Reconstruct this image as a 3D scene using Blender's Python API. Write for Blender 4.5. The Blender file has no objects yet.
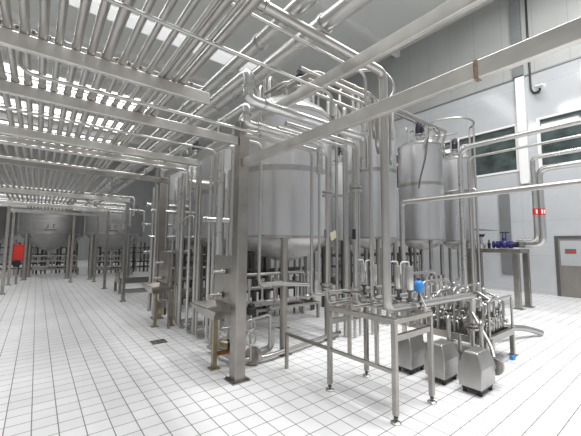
import bpy, bmesh, math, random
from mathutils import Vector, Matrix
random.seed(7)
PI = math.pi
S = bpy.context.scene
COL = S.collection

# ------------------------------------------------------------------ camera
F = 320.18
PITCH, YAW, ROLL = 0.086185, 0.667383, 0.007863
EYE = Vector((0, 0, 1.7))
cyw, syw, cp, sp = math.cos(YAW), math.sin(YAW), math.cos(PITCH), math.sin(PITCH)
fwd = Vector((syw * cp, cyw * cp, sp)); rt0 = Vector((cyw, -syw, 0)); up0 = rt0.cross(fwd)
RT = rt0 * math.cos(ROLL) + up0 * math.sin(ROLL)
UPV = up0 * math.cos(ROLL) - rt0 * math.sin(ROLL)
cam = bpy.data.cameras.new('camera'); co = bpy.data.objects.new('camera', cam); COL.objects.link(co)
M = Matrix((RT, UPV, -fwd)).transposed().to_4x4(); M.translation = EYE
co.matrix_world = M
cam.sensor_width = 36.0; cam.lens = F / 581 * 36.0; cam.clip_start = .02; cam.clip_end = 200
S.camera = co

# ------------------------------------------------------------------ materials
def mat(name, base, rough=.5, metal=0., emit=None, es=0., spec=None):
    m = bpy.data.materials.new(name); m.use_nodes = True
    b = m.node_tree.nodes['Principled BSDF']
    b.inputs['Base Color'].default_value = (*base, 1); b.inputs['Roughness'].default_value = rough
    b.inputs['Metallic'].default_value = metal
    if spec is not None: b.inputs['Specular IOR Level'].default_value = spec
    if emit: b.inputs['Emission Color'].default_value = (*emit, 1); b.inputs['Emission Strength'].default_value = es
    return m
def noisy(m, scale=(6, 6, 1), amt=.12, rough=None, detail=4):
    """brushed / mottled variation of the base colour and roughness"""
    nt = m.node_tree; b = nt.nodes['Principled BSDF']; base = b.inputs['Base Color'].default_value[:3]
    tc = nt.nodes.new('ShaderNodeTexCoord'); mp = nt.nodes.new('ShaderNodeMapping'); mp.inputs['Scale'].default_value = scale
    n = nt.nodes.new('ShaderNodeTexNoise'); n.inputs['Scale'].default_value = 1; n.inputs['Detail'].default_value = detail
    r = nt.nodes.new('ShaderNodeValToRGB')
    r.color_ramp.elements[0].position = .3; r.color_ramp.elements[1].position = .7
    r.color_ramp.elements[0].color = (*[c * (1 - amt) for c in base], 1); r.color_ramp.elements[1].color = (*[min(1, c * (1 + amt)) for c in base], 1)
    nt.links.new(tc.outputs['Object'], mp.inputs['Vector']); nt.links.new(mp.outputs['Vector'], n.inputs['Vector'])
    nt.links.new(n.outputs['Fac'], r.inputs['Fac']); nt.links.new(r.outputs['Color'], b.inputs['Base Color'])
    if rough:
        mr = nt.nodes.new('ShaderNodeMapRange'); mr.inputs['To Min'].default_value = rough[0]; mr.inputs['To Max'].default_value = rough[1]
        nt.links.new(n.outputs['Fac'], mr.inputs['Value']); nt.links.new(mr.outputs['Result'], b.inputs['Roughness'])
    return m
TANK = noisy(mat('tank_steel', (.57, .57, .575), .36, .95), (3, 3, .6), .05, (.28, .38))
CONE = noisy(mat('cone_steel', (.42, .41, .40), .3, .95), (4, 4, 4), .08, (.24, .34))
PIPE = noisy(mat('pipe_steel', (.48, .465, .445), .34, .96), (2, 2, 2), .05, (.31, .37))
CLAD = noisy(mat('pipe_cladding', (.58, .575, .56), .28, .92), (3, 3, 3), .05, (.24, .32))
FRAME = noisy(mat('frame_steel', (.38, .36, .335), .3, .95), (6, 6, 6), .1, (.24, .36))
BEAM = noisy(mat('beam_steel', (.62, .60, .565), .34, .9), (5, 5, 5), .1, (.26, .42))
LEGM = noisy(mat('leg_steel', (.36, .34, .315), .3, .93), (6, 6, 3), .1, (.25, .38))
COVER = noisy(mat('pump_cover_steel', (.44, .43, .415), .34, .92), (9, 9, 3), .08, (.3, .42))
DARK = mat('dark_steel', (.16, .155, .15), .45, .8)
BLACK = mat('black_plastic', (.014, .014, .016), .4)
MOTOR = mat('motor_paint', (.02, .022, .035), .35)
HOP = noisy(mat('hopper_steel', (.38, .375, .37), .46, .9), (2, 2, 2), .08, (.4, .5))
DKP = noisy(mat('shade_pipe_steel', (.12, .115, .11), .35, .9), (3, 3, 3), .15)  # near-black tone stands in for the shade among the tanks
RUBBER = mat('black_rubber', (.02, .02, .02), .7)
RED = mat('red_paint', (.62, .03, .02), .4)
MARK = mat('white_mark', (.85, .8, .78), .5)
BLUE = mat('light_blue_plastic', (.05, .28, .72), .35)
NAVY = mat('navy_valve_paint', (.035, .03, .16), .35)
RUST = noisy(mat('rusty_stain', (.27, .19, .15), .6, .4), (60, 60, 60), .4)
ORANGE = noisy(mat('rusty_brace', (.28, .11, .035), .6, .3), (30, 30, 30), .25)
OLD = noisy(mat('yellowed_steel', (.42, .36, .25), .42, .8), (10, 10, 10), .12)
PAPER = mat('yellowed_paper', (.75, .70, .52), .8)
WHITEP = mat('white_paint', (.80, .80, .79), .4)
CEIL = mat('ceiling_panel_paint', (.78, .79, .755), .55)
FRED = mat('faded_red_print', (.16, .09, .09), .6)
GREYP = noisy(mat('grey_trim_paint', (.22, .23, .235), .4, .3), (2, 2, 2), .08)
DOORM = noisy(mat('door_steel', (.30, .28, .26), .4, .7), (3, 3, 1), .1)
DGLASS = mat('door_glass', (.42, .44, .45), .12)
PANE = noisy(mat('window_glass', (.055, .075, .072), .04, 0, spec=.9), (2.2, 2.2, 3.0), .5)
SKYL = mat('skylight_daylight', (.9, .9, .9), .5, 0, (1, 1, 1), 2.5)
SKYD = mat('translucent_roof_strip', (.8, .82, .82), .5, 0, (1, 1, 1), .55)
LAMP = mat('lamp_diffuser', (.9, .9, .9), .5, 0, (1, .98, .95), 12.0)

def brick_mat(name, tile, grout, w, h, mortar, off, rough, axis='XY', bump=.0, vary=.03):
    m = mat(name, tile, rough); nt = m.node_tree; b = nt.nodes['Principled BSDF']
    g = nt.nodes.new('ShaderNodeNewGeometry'); sep = nt.nodes.new('ShaderNodeSeparateXYZ'); com = nt.nodes.new('ShaderNodeCombineXYZ')
    nt.links.new(g.outputs['Position'], sep.inputs[0])
    for i, a in enumerate(axis):
        ad = nt.nodes.new('ShaderNodeMath'); ad.operation = 'SUBTRACT'; ad.inputs[1].default_value = off[i]
        nt.links.new(sep.outputs[a], ad.inputs[0]); nt.links.new(ad.outputs[0], com.inputs[i])
    br = nt.nodes.new('ShaderNodeTexBrick'); br.offset = 0; br.squash = 1
    br.inputs['Scale'].default_value = 1; br.inputs['Brick Width'].default_value = w; br.inputs['Row Height'].default_value = h
    br.inputs['Mortar Size'].default_value = mortar; br.inputs['Mortar Smooth'].default_value = .15; br.inputs['Bias'].default_value = 0
    br.inputs['Color1'].default_value = (*[c * (1 - vary) for c in tile], 1); br.inputs['Color2'].default_value = (*[min(1, c * (1 + vary)) for c in tile], 1)
    br.inputs['Mortar'].default_value = (*grout, 1)
    nt.links.new(com.outputs[0], br.inputs['Vector'])
    n = nt.nodes.new('ShaderNodeTexNoise'); n.inputs['Scale'].default_value = .9; n.inputs['Detail'].default_value = 5
    nt.links.new(g.outputs['Position'], n.inputs['Vector'])
    mr = nt.nodes.new('ShaderNodeMapRange'); mr.inputs['From Min'].default_value = .3; mr.inputs['From Max'].default_value = .7
    mr.inputs['To Min'].default_value = .93; mr.inputs['To Max'].default_value = 1.03
    nt.links.new(n.outputs['Fac'], mr.inputs['Value'])
    mx = nt.nodes.new('ShaderNodeMix'); mx.data_type = 'RGBA'; mx.blend_type = 'MULTIPLY'; mx.inputs[0].default_value = 1
    nt.links.new(br.outputs['Color'], mx.inputs[6]); nt.links.new(mr.outputs['Result'], mx.inputs[7])
    nt.links.new(mx.outputs[2], b.inputs['Base Color'])
    return m
FLOOR = brick_mat('floor_tiles', (.88, .88, .885), (.17, .16, .155), .1985, .1985, .0046, (.06, .104), .38)
WUP = brick_mat('upper_wall_panels', (.41, .42, .405), (.31, .32, .31), 1.05, 40, .012, (.3, -3), .5, 'YZ', vary=.01)
WLOW = brick_mat('lower_wall_panels', (.50, .515, .53), (.40, .41, .42), 1.9, 1.3, .008, (.3, .1), .09, 'YZ', vary=.01)
WBACK = brick_mat('back_wall_panels', (.33, .335, .335), (.25, .25, .25), 1.2, 40, .012, (0, -3), .5, 'XZ', vary=.01)

# ------------------------------------------------------------------ mesh helpers
def box(bm, x0, x1, y0, y1, z0, z1):
    v = [bm.verts.new(p) for p in ((x0, y0, z0), (x1, y0, z0), (x1, y1, z0), (x0, y1, z0), (x0, y0, z1), (x1, y0, z1), (x1, y1, z1), (x0, y1, z1))]
    for f in ((3, 2, 1, 0), (4, 5, 6, 7), (0, 1, 5, 4), (1, 2, 6, 5), (2, 3, 7, 6), (3, 0, 4, 7)): bm.faces.new([v[i] for i in f])
    return bm
def cbox(bm, c, s): return box(bm, c[0] - s[0] / 2, c[0] + s[0] / 2, c[1] - s[1] / 2, c[1] + s[1] / 2, c[2] - s[2] / 2, c[2] + s[2] / 2)
def frame_of(d):
    d = d.normalized(); a = Vector((0, 0, 1)) if abs(d.z) < .9 else Vector((1, 0, 0))
    u = d.cross(a).normalized(); return u, d.cross(u).normalized()
def loft(bm, rings):
    vs = [[bm.verts.new(p) for p in r] for r in rings]; n = len(vs[0])
    for a, b in zip(vs, vs[1:]):
        for i in range(n): bm.faces.new((a[i], a[(i + 1) % n], b[(i + 1) % n], b[i]))
    bm.faces.new(list(reversed(vs[0]))); bm.faces.new(vs[-1])
def cyl(bm, p0, p1, r, seg=12, r1=None):
    p0, p1 = Vector(p0), Vector(p1); u, w = frame_of(p1 - p0); r1 = r if r1 is None else r1
    loft(bm, [[p + (u * math.cos(2 * PI * i / seg) + w * math.sin(2 * PI * i / seg)) * q for i in range(seg)] for p, q in ((p0, r), (p1, r1))])
    return bm
def rounded(pts, bend):
    pts = [Vector(p) for p in pts]; out = [pts[0]]
    for a, b, c in zip(pts, pts[1:], pts[2:]):
        d0, d1 = (a - b), (c - b); k = min(bend, d0.length * .49, d1.length * .49)
        s, e = b + d0.normalized() * k, b + d1.normalized() * k
        for i in range(6):
            t = i / 5; out.append(s * (1 - t) ** 2 + b * 2 * t * (1 - t) + e * t * t)
    out.append(pts[-1]); return out
def tube(bm, pts, r, bend=.08, seg=12, raw=False):
    P = [Vector(p) for p in pts] if raw else rounded(pts, bend)
    P = [p for i, p in enumerate(P) if i == 0 or (p - P[i - 1]).length > 1e-5]
    t = (P[1] - P[0]).normalized(); u, w = frame_of(t); rings = []
    for i, p in enumerate(P):
        n = (P[min(i + 1, len(P) - 1)] - P[max(i - 1, 0)]).normalized()
        q = t.rotation_difference(n); u.rotate(q); w.rotate(q); t = n
        rings.append([p + (u * math.cos(2 * PI * k / seg) + w * math.sin(2 * PI * k / seg)) * r for k in range(seg)])
    loft(bm, rings); return bm
def lathe(bm, prof, c=(0, 0), seg=48):
    rings = [[Vector((c[0] + r * math.cos(2 * PI * i / seg), c[1] + r * math.sin(2 * PI * i / seg), z)) for i in range(seg)] for r, z in prof]
    loft(bm, rings); return bm
def sphere(bm, c, r, seg=12):
    lathe2 = [(r * math.sin(PI * k / 8) if 0 < k < 8 else r * .02, -r * math.cos(PI * k / 8)) for k in range(9)]
    rings = [[Vector((c[0] + q * math.cos(2 * PI * i / seg), c[1] + q * math.sin(2 * PI * i / seg), c[2] + z)) for i in range(seg)] for q, z in lathe2]
    loft(bm, rings); return bm
def torus(bm, c, R, r, axis='z', seg=20, a0=0, a1=2 * PI):
    pts = []
    full = abs(a1 - a0 - 2 * PI) < 1e-6
    for i in range(seg + 1):
        a = a0 + (a1 - a0) * i / seg; x, y = R * math.cos(a), R * math.sin(a)
        pts.append(Vector(c) + (Vector((x, y, 0)) if axis == 'z' else Vector((0, x, y)) if axis == 'x' else Vector((x, 0, y))))
    tube(bm, pts, r, raw=True, seg=8); return bm
NB = bmesh.new
ORG = {}
def obj(name, bm, m, parent=None, label=None, cat=None, group=None, kind=None, bevel=0, sharp=50):
    bmesh.ops.recalc_face_normals(bm, faces=bm.faces)
    xs = [v.co for v in bm.verts]
    lo = Vector((min(v.x for v in xs), min(v.y for v in xs), min(v.z for v in xs))); hi = Vector((max(v.x for v in xs), max(v.y for v in xs), max(v.z for v in xs)))
    o0 = Vector(((lo.x + hi.x) / 2, (lo.y + hi.y) / 2, lo.z))
    bmesh.ops.translate(bm, verts=bm.verts, vec=-o0)
    me = bpy.data.meshes.new(name); bm.to_mesh(me); bm.free()
    for p in me.polygons: p.use_smooth = True
    me.set_sharp_from_angle(angle=math.radians(sharp))
    me.materials.append(m)
    o = bpy.data.objects.new(name, me); COL.objects.link(o)
    ORG[o.name] = o0
    if parent: o.parent = parent; o.location = o0 - ORG[parent.name]
    else: o.location = o0
    if bevel:
        b = o.modifiers.new('edge', 'BEVEL'); b.width = bevel; b.segments = 2; b.limit_method = 'ANGLE'
    tag(o, label, cat, group, kind); return o
def tag(o, label=None, cat=None, group=None, kind=None):
    for k, v in (('label', label), ('category', cat), ('group', group), ('kind', kind)):
        if v: o[k] = v
def thing(name, label, cat, loc, group=None):
    o = bpy.data.objects.new(name, None); COL.objects.link(o); o.location = loc; ORG[o.name] = Vector(loc)
    o.empty_display_size = .1; tag(o, label, cat, group); return o
def dup(root, loc, label=None, group=None, rz=None):
    def cp(o, par):
        c = o.copy(); COL.objects.link(c)
        if par: c.parent = par
        for ch in [x for x in o.children]: cp(ch, c)
        return c
    r = cp(root, None); r.location = loc
    if rz is not None: r.rotation_euler = (0, 0, rz)
    if label: r['label'] = label
    if group: r['group'] = group
    return r
def struct(name, bm, m, parent=None, **k): return obj(name, bm, m, parent, kind=None if parent else 'structure', **k)
def ring(parent, c, axis, R, t, name='pipe_clamp', m=None):
    a = {'x': Vector((1, 0, 0)), 'y': Vector((0, 1, 0)), 'z': Vector((0, 0, 1))}[axis] * (t / 2); c = Vector(c)
    return obj(name, cyl(NB(), c - a, c + a, R, 14), m or PIPE, parent)
def pipe(name, label, pts, r, m=None, bend=.1, clamps=(), group=None, cat='pipe', flanges=(), seg=12):
    o = obj(name, tube(NB(), pts, r, bend, seg), m or PIPE, None, label, cat, group)
    for c, ax in clamps: ring(o, c, ax, r * 1.14 + .003, .026, 'pipe_clamp')
    for c, ax in flanges:
        d = {'x': Vector((1, 0, 0)), 'y': Vector((0, 1, 0)), 'z': Vector((0, 0, 1))}[ax] * .024
        for s in (-1, 1): ring(o, Vector(c) + d * s, ax, r * 2 + .022, .024, 'union_flange')
    return o

# ------------------------------------------------------------------ setting
WX = 14.6
struct('floor', box(NB(), -9, WX, -5, 40, -.1, 0), FLOOR)
struct('ceiling', box(NB(), -9, WX + .3, -5, 40, 12.1, 12.3), CEIL)
w = NB(); box(w, WX, WX + .25, -5, 40.2, 0, 4.66); box(w, WX, WX + .25, -5, 40.2, 6.58, 8.4)
box(w, WX, WX + .25, 3.5, 4.1, 4.66, 6.58); box(w, WX, WX + .25, 14, 40.2, 4.66, 6.58); box(w, WX, WX + .25, -5, -3, 4.66, 6.58)
WLOW.node_tree.nodes['Principled BSDF'].inputs['Specular IOR Level'].default_value = .9
struct('wall_right', w, WLOW)
struct('wall_upper', box(NB(), WX - .02, WX + .25, -5, 40.2, 8.4, 12.1), WUP)
struct('wall_back', box(NB(), -9, WX, 40, 40.2, 0, 12.1), WBACK)
struct('wall_left', box(NB(), -9.2, -9, -1, 40, 0, 12.1), WBACK)
struct('trim_1', box(NB(), WX - .035, WX, -5, 40, 8.36, 8.42), GREYP)
for i, (y0, y1) in enumerate(((4.1, 14.0), (-3.0, 3.5))):
    fr = NB()
    box(fr, WX - .03, WX + .1, y0, y1, 4.66, 4.74); box(fr, WX - .03, WX + .1, y0, y1, 6.50, 6.58)
    n = 3
    for k in range(n + 1):
        yy = y0 + (y1 - y0) * k / n; yy = min(max(yy, y0 + .05), y1 - .05); box(fr, WX - .02, WX + .1, yy - .05, yy + .05, 4.74, 6.5)
    wf = struct('window_%d' % (i + 1), fr, WHITEP)
    obj('window_pane', box(NB(), WX + .05, WX + .08, y0 + .02, y1 - .02, 4.7, 6.54), PANE, wf)
# door
dm = NB(); box(dm, WX - .03, WX + .02, 3.08, 3.18, 0, 2.12); box(dm, WX - .03, WX + .02, 1.55, 1.65, 0, 2.12); box(dm, WX - .03, WX + .02, 1.65, 3.08, 2.02, 2.12)
d1 = struct('door_1', dm, DARK)
obj('door_leaf', box(NB(), WX - .025, WX - .002, 1.65, 3.08, 0.01, 2.02), DOORM, d1, label='grey steel door leaf')
obj('door_glass', box(NB(), WX - .032, WX - .024, 2.40, 3.03, 1.08, 1.95), DGLASS, d1)
sg = obj('door_sign', box(NB(), WX - .04, WX - .033, 2.60, 2.90, 1.50, 1.66), FRED, d1, label='small red notice on the door glass')
lt = NB()
for k in range(4): box(lt, WX - .043, WX - .041, 2.62 + k * .066, 2.62 + k * .066 + .03, 1.565, 1.60); box(lt, WX - .043, WX - .041, 2.622 + k * .066, 2.622 + k * .066 + .035, 1.515, 1.55)
obj('sign_lettering', lt, RED, sg)
obj('door_handle', tube(NB(), [(WX - .03, 2.15, 1.0), (WX - .08, 2.15, 1.0), (WX - .08, 2.15, 1.16), (WX - .03, 2.15, 1.16)], .014, .03), PIPE, d1)
# roof beams, skylights
for i, (y, hgt, wd) in enumerate(((9.3, .3, .25), (18.6, .3, .25), (21.5, .55, .5), (28, .55, .5), (34, .5, .5))):
    struct('roof_beam.%03d' % i if i else 'roof_beam', box(NB(), -9, WX - .02, y - wd / 2, y + wd / 2, 12.1 - hgt, 12.1), WHITEP)
for i, (y, x0, x1) in enumerate(((24.7, -6, 6.2), (26.2, -6, 6.0), (30.6, -6, 6.2), (32.2, -6, 6.2), (36, -6, 6.5), (8.3, -5, 5.5))):
    sk = struct('skylight.%03d' % i if i else 'skylight', box(NB(), x0, x1, y - .5, y + .5, 12.02, 12.1), SKYL)

struct('skylight_dim', box(NB(), -6, 9.6, 15.2, 16.0, 11.9, 12.1), SKYD)

# ------------------------------------------------------------------ steel portal frame
def beam(label, x0, x1, y0, y1, z0, z1, m=BEAM, caps=True, group=None):
    return obj('steel_beam', box(NB(), x0, x1, y0, y1, z0, z1), m, None, label, 'beam', group, bevel=.006)
def column(label, x, y, w, h, m=FRAME, plate=.26, name='support_column', group=None):
    t = thing(name, label, 'column', (x, y, 0), group)
    obj('shaft', box(NB(), x - w / 2, x + w / 2, y - w / 2, y + w / 2, .012, h), m, t, bevel=.008)
    p = obj('base_plate', box(NB(), x - plate / 2, x + plate / 2, y - plate / 2, y + plate / 2, 0, .014), m, t)
    b = NB()
    for sx in (-1, 1):
        for sy in (-1, 1): cyl(b, (x + sx * plate * .4, y + sy * plate * .4, .014), (x + sx * plate * .4, y + sy * plate * .4, .034), .011, 6)
    obj('anchor_bolts', b, DARK, p)
    return t
column('thick square steel column standing alone in front of the big tank', 2.09, 3.72, .15, 3.36, plate=.25)
column('square steel column behind the far drip sink at the left of the pipework', 2.28, 7.85, .16, 3.5, plate=.24)
fb = beam('long lower beam running from the square column toward the upper right', 2.05, 2.1, -.6, 3.645, 2.73, 2.845)
obj('weld_stain', box(NB(), 2.047, 2.103, .765, .79, 2.727, 2.848), RUST, fb, label='rust brown weld stain')
beam('upper beam above the lower one, rising past the big tank top', 2.05, 2.1, -.6, 3.645, 3.22, 3.335)
beam('near cross beam under the overhead pipe rack, frontmost of the cross beams', -2.4, 1.2, 2.76, 2.81, 3.02, 3.13)
beam('cross beam joined to the square column, second from the front', -2.4, 2.012, 3.67, 3.72, 3.02, 3.13)
beam('cross beam third from the front under the pipe rack', -1.6, 2.03, 5.0, 5.08, 3.0, 3.1)
beam('cross beam fourth from the front, close behind the third', -1.6, 2.03, 5.5, 5.58, 3.0, 3.1)
beam('dark flat cross beam resting on the column by the far drip sink', -1.6, 2.16, 7.03, 7.09, 3.02, 3.13, FRAME)
beam('side beam joining the square column to the column by the far sink', 2.04, 2.12, 3.8, 6.99, 3.14, 3.25)
for y, t in ((10.74, 'carried by the slim front post'), (14.15, 'carried by the second slim post'), (17.3, 'farthest, above the hopper tanks')):
    beam('distant cross beam under the pipe rack, ' + t, -1.0, 2.16, y - .03, y + .03, 2.99, 3.1)
for x, y, t in ((2.11, 10.74, 'slim square post standing nearest on the open floor at left'), (2.11, 14.15, 'slim square post just left of the nearest slim post'),
                (2.12, 17.0, 'slim square post at the left front of the right hopper tank'), (-.82, 14.5, 'slim square post at the far left edge of the floor'),
                (-.82, 17.5, 'slim square post left of the red box'), (1.25, 17.3, 'slim post between the two hopper tanks')):
    column(t, x, y, .09, 2.99, plate=.16, name='slim_post')

# ------------------------------------------------------------------ overhead pipe rack
rack = [(-.33, .03), (-.24, .026), (-.15, .028), (-.05, .028), (.04, .025), (.145, .028), (.24, .028), (.345, .036), (.45, .024), (.55, .024), (.655, .024), (.75, .018), (.805, .03), (.87, .018), (.94, .034)]
ordn = ['first', 'second', 'third', 'fourth', 'fifth', 'sixth', 'seventh', 'eighth', 'ninth', 'tenth', 'eleventh', 'twelfth', 'thirteenth', 'fourteenth', 'fifteenth', 'sixteenth', 'seventeenth']
for i, (x, r) in enumerate(rack):
    z = 3.13 + r
    cl = [((x, y, z), 'y') for y in (2.78, 3.7, 5.54)]
    pipe('rack_pipe', 'overhead steel pipe, %s from the left where the rack crosses the frontmost cross beam' % ordn[i], [(x, -1.2, z), (x, 14.4, z), (x, 14.4, 2.9)], r, PIPE, .12, cl, 'pipes of the overhead rack')
for i, x in enumerate((-.45, -.56, -.68, -.79)):
    pipe('rack_pipe', 'distant overhead pipe, %s beyond the left edge of the near rack pipes' % ordn[i], [(x, 6.2, 3.16), (x, 14.3, 3.16)], .03, PIPE, group='pipes of the overhead rack')
bar = obj('clamp_rail', tube(NB(), [(-.6, 2.88, 3.225), (1.18, 2.88, 3.225)], .008), PIPE, None, 'thin clamp rail with nuts lying across the rack pipes', 'rail')
for k in range(16): ring(bar, (-.29 + k * .09, 2.88, 3.225), 'x', .016, .02, 'nut', DARK)
# big clad pipes
pipe('clad_pipe', 'large bright overhead pipe running away above the rack, left of the two large ones', [(1.64, -.8, 3.74), (1.64, 17, 3.74)], .07, CLAD, clamps=[((1.64, y, 3.74), 'y') for y in (1.0, 2.6, 4.6)], seg=16)
pipe('clad_pipe', 'large bright overhead pipe running away above the rack, right of the two large ones', [(1.96, -.8, 3.74), (1.96, 16.5, 3.74)], .08, CLAD, clamps=[((1.96, y, 3.74), 'y') for y in (2.0, 4.2)], seg=16)
pipe('clad_pipe', 'upper clad pipe that drops by the square column and crosses over the lower beam', [(1.38, 16, 3.23), (1.38, 2.36, 3.23), (1.38, 2.36, 2.975), (2.95, 2.36, 2.975), (2.95, 2.36, 2.6)], .046, CLAD, .07, clamps=[((1.38, 2.36, 3.09), 'z'), ((1.38, 3.7, 3.23), 'y'), ((1.55, 2.36, 2.975), 'x')], seg=16)
pipe('clad_pipe', 'lower clad pipe that drops by the square column and crosses over the lower beam', [(1.68, 16, 3.2), (1.68, 2.9, 3.2), (1.68, 2.9, 3.0), (2.75, 2.9, 3.0), (2.75, 2.9, 2.6)], .04, CLAD, .06, clamps=[((1.68, 2.9, 3.1), 'z'), ((1.68, 3.7, 3.2), 'y'), ((1.82, 2.9, 3.0), 'x')], seg=16)
# cross running pipes
pipe('cross_pipe', 'thick dark pipe crossing at the top of the picture under the large bright pipes', [(-.4, 2.0, 3.58), (2.84, 2.0, 3.58), (2.84, 2.0, 1.06), (4.9, 2.03, 1.02), (4.9, 2.05, .62)], .046, PIPE, .1, clamps=[((4.7, 2.05, 1.02), 'x'), ((1.3, 2.0, 3.58), 'x')])
pipe('cross_pipe', 'thin pipe crossing just below the thick pipe at the top of the picture', [(-.2, 1.97, 3.43), (2.5, 1.97, 3.43), (2.5, 1.97, 3.0)], .014)
pipe('cross_pipe', 'thin pipe crossing beneath the rack pipes near the top left', [(-.6, 1.95, 3.06), (2.0, 1.95, 3.06), (2.0, 1.95, 2.87)], .013)
pipe('cross_pipe', 'thin elbowed pipe hanging below the frontmost cross beam', [(-.17, 2.98, 3.2), (-.17, 2.98, 2.95), (1.9, 2.98, 2.95), (1.9, 2.98, 3.2)], .017, bend=.1)
pipe('cross_pipe', 'slim pipe just under the second cross beam', [(-1.2, 4.2, 3.05), (1.95, 4.2, 3.05), (1.95, 4.2, 2.6)], .016)
pipe('cross_pipe', 'pale slim pipe crossing between the third and fourth cross beams', [(-1.2, 5.28, 2.96), (1.95, 5.28, 2.96), (1.95, 5.28, 2.5)], .02)
pipe('cross_pipe', 'pale pipe crossing in front of the dark flat cross beam', [(-1.0, 6.3, 2.98), (1.5, 6.3, 2.98), (1.5, 6.3, 3.12)], .022)
for i, (y, z, r, t) in enumerate(((13.2, 3.0, .04, 'lower pale pipe crossing in front of the hopper tanks'), (15.6, 3.3, .06, 'white clad pipe crossing above the hopper tanks, nearest'), (16.6, 3.55, .08, 'white clad pipe crossing above the hopper tanks, upper'),
                                  (16.9, 3.22, .07, 'white clad pipe crossing above the hopper tanks, lower'), (15.0, 3.72, .05, 'slim pale pipe highest above the hopper tanks'))):
    pipe('cross_pipe', t, [(-3, y, z), (3.2, y, z), (3.2, y, z - .8)], r, CLAD)

# ------------------------------------------------------------------ tanks
def make_tank(label, cx, cy, R, zb, zw, zt, dome, cone, legs, legr, motor=(0, 0), group='steel process tanks', top='cone', legrot=0.):
    t = thing('process_tank', label, 'tank', (cx, cy, 0), group)
    c = (cx, cy)
    obj('shell', lathe(NB(), [(R, zb), (R, zt - .0)], c, 64), TANK, t)
    obj('top_dome', lathe(NB(), [(R, zt), (R * .985, zt + .04), (R * .9, zt + dome * .3), (R * .55, zt + dome * .72), (R * .2, zt + dome), (.02, zt + dome)], c, 64), TANK, t)
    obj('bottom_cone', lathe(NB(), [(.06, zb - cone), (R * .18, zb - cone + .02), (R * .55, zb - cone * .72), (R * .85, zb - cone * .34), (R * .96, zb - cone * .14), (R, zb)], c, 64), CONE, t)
    obj('weld_band', lathe(NB(), [(R + .0, zw - .047), (R + .005, zw - .045), (R + .005, zw + .045), (R, zw + .047)], c, 64), DARK if False else CONE, t)
    rim = obj('lower_rim', lathe(NB(), [(R, zb - .03), (R + .012, zb - .028), (R + .012, zb + .02), (R, zb + .025)], c, 64), CONE, t)
    obj('upper_rim', lathe(NB(), [(R, zt - .03), (R + .01, zt - .025), (R + .01, zt + .025), (R, zt + .03)], c, 64), PIPE, t)
    for k in range(legs):
        a = legrot + 2 * PI * k / legs; x, y = cx + (R - legr * 1.1) * math.cos(a), cy + (R - legr * 1.1) * math.sin(a)
        lg = obj('leg', cyl(NB(), (x, y, .012), (x, y, zb - .0), legr, 16), LEGM, t)
        obj('foot_plate', box(NB(), x - legr * 1.7, x + legr * 1.7, y - legr * 1.7, y + legr * 1.7, 0, .014), LEGM, lg)
        obj('leg_pad', box(NB(), x - legr * 1.4, x + legr * 1.4, y - legr * 1.4, y + legr * 1.4, zb - .05, zb - .03), LEGM, lg)
    ol = obj('outlet_pipe', tube(NB(), [(cx, cy, zb - cone + .02), (cx, cy, .62), (cx - .35, cy - .1, .62)], .035, .1), PIPE, t)
    ring(ol, (cx, cy, .9), 'z', .06, .035, 'outlet_valve')
    zz = zt + dome
    if motor:
        ox, oy = motor; bx, by = cx, cy; cx, cy = cx + ox, cy + oy; zz -= abs(ox) * .3
        nk = NB(); mh0 = .12 if ox == 0 else .3; cyl(nk, (cx, cy, zz - .06), (cx, cy, zz + mh0), .07, 14); cyl(nk, (cx, cy, zz + mh0), (cx, cy, zz + mh0 + .03), .12, 14)
        zz += mh0 - .12
        mm = obj('agitator_mount', nk, PIPE, t)
        mo = NB(); cyl(mo, (cx, cy, zz + .15), (cx, cy, zz + .46), .095, 16); cyl(mo, (cx, cy, zz + .46), (cx, cy, zz + .52), .1, 16, .06); cbox(mo, (cx + .1, cy - .03, zz + .3), (.1, .12, .12))
        for k in range(5): cyl(mo, (cx, cy, zz + .18 + k * .045), (cx, cy, zz + .195 + k * .045), .11, 16)
        obj('agitator_motor', mo, MOTOR, t, label='black agitator motor')
        cx, cy = bx, by
    zc = zt + dome * .45
    for k, (a, h, r) in enumerate(((2.6, .42, .02), (3.3, .55, .025), (4.1, .35, .018), (5.4, .5, .022), (.6, .6, .02))):
        x, y = cx + R * .62 * math.cos(a), cy + R * .62 * math.sin(a)
        obj('nozzle_pipe', tube(NB(), [(x, y, zc), (x, y, zc + h), (x + .28 * math.cos(a + 1), y + .28 * math.sin(a + 1), zc + h), (x + .28 * math.cos(a + 1), y + .28 * math.sin(a + 1), zc + h - .12)], r, .07), PIPE, t)
    mh = NB(); x, y = cx + R * .5 * math.cos(4.8), cy + R * .5 * math.sin(4.8)
    cyl(mh, (x, y, zc - .05), (x, y, zc + .14), .17, 20); cyl(mh, (x, y, zc + .14), (x, y, zc + .16), .19, 20)
    m2 = obj('manway', mh, TANK, t); obj('manway_handle', tube(NB(), [(x - .08, y, zc + .16), (x - .08, y, zc + .22), (x + .08, y, zc + .22), (x + .08, y, zc + .16)], .01, .03), PIPE, m2)
    return t
T1 = make_tank('largest steel tank, standing right behind the thick square column', 3.62, 4.78, .88, 1.85, 2.98, 4.02, .5, .44, 4, .06, legrot=math.radians(225 + 8), motor=(.24, -.19))
dup(T1, (3.98, 7.45, 0), 'wide steel tank directly behind the largest tank, mostly hidden by vertical pipes')
dup(T1, (3.65, 10.2, 0), 'wide steel tank farthest back in the row behind the square column')
T2 = make_tank('tall narrow steel tank next to the largest tank, left of three', 6.5, 5.0, .63, 1.9, 3.5, 4.66, .3, .3, 4, .05, legrot=math.radians(232))
dup(T2, (8.95, 5.05, 0), 'tall narrow steel tank in the middle of the three by the right wall')
dup(T2, (11.35, 5.1, 0), 'tall narrow steel tank farthest along the row, next to the right wall windows')
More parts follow.
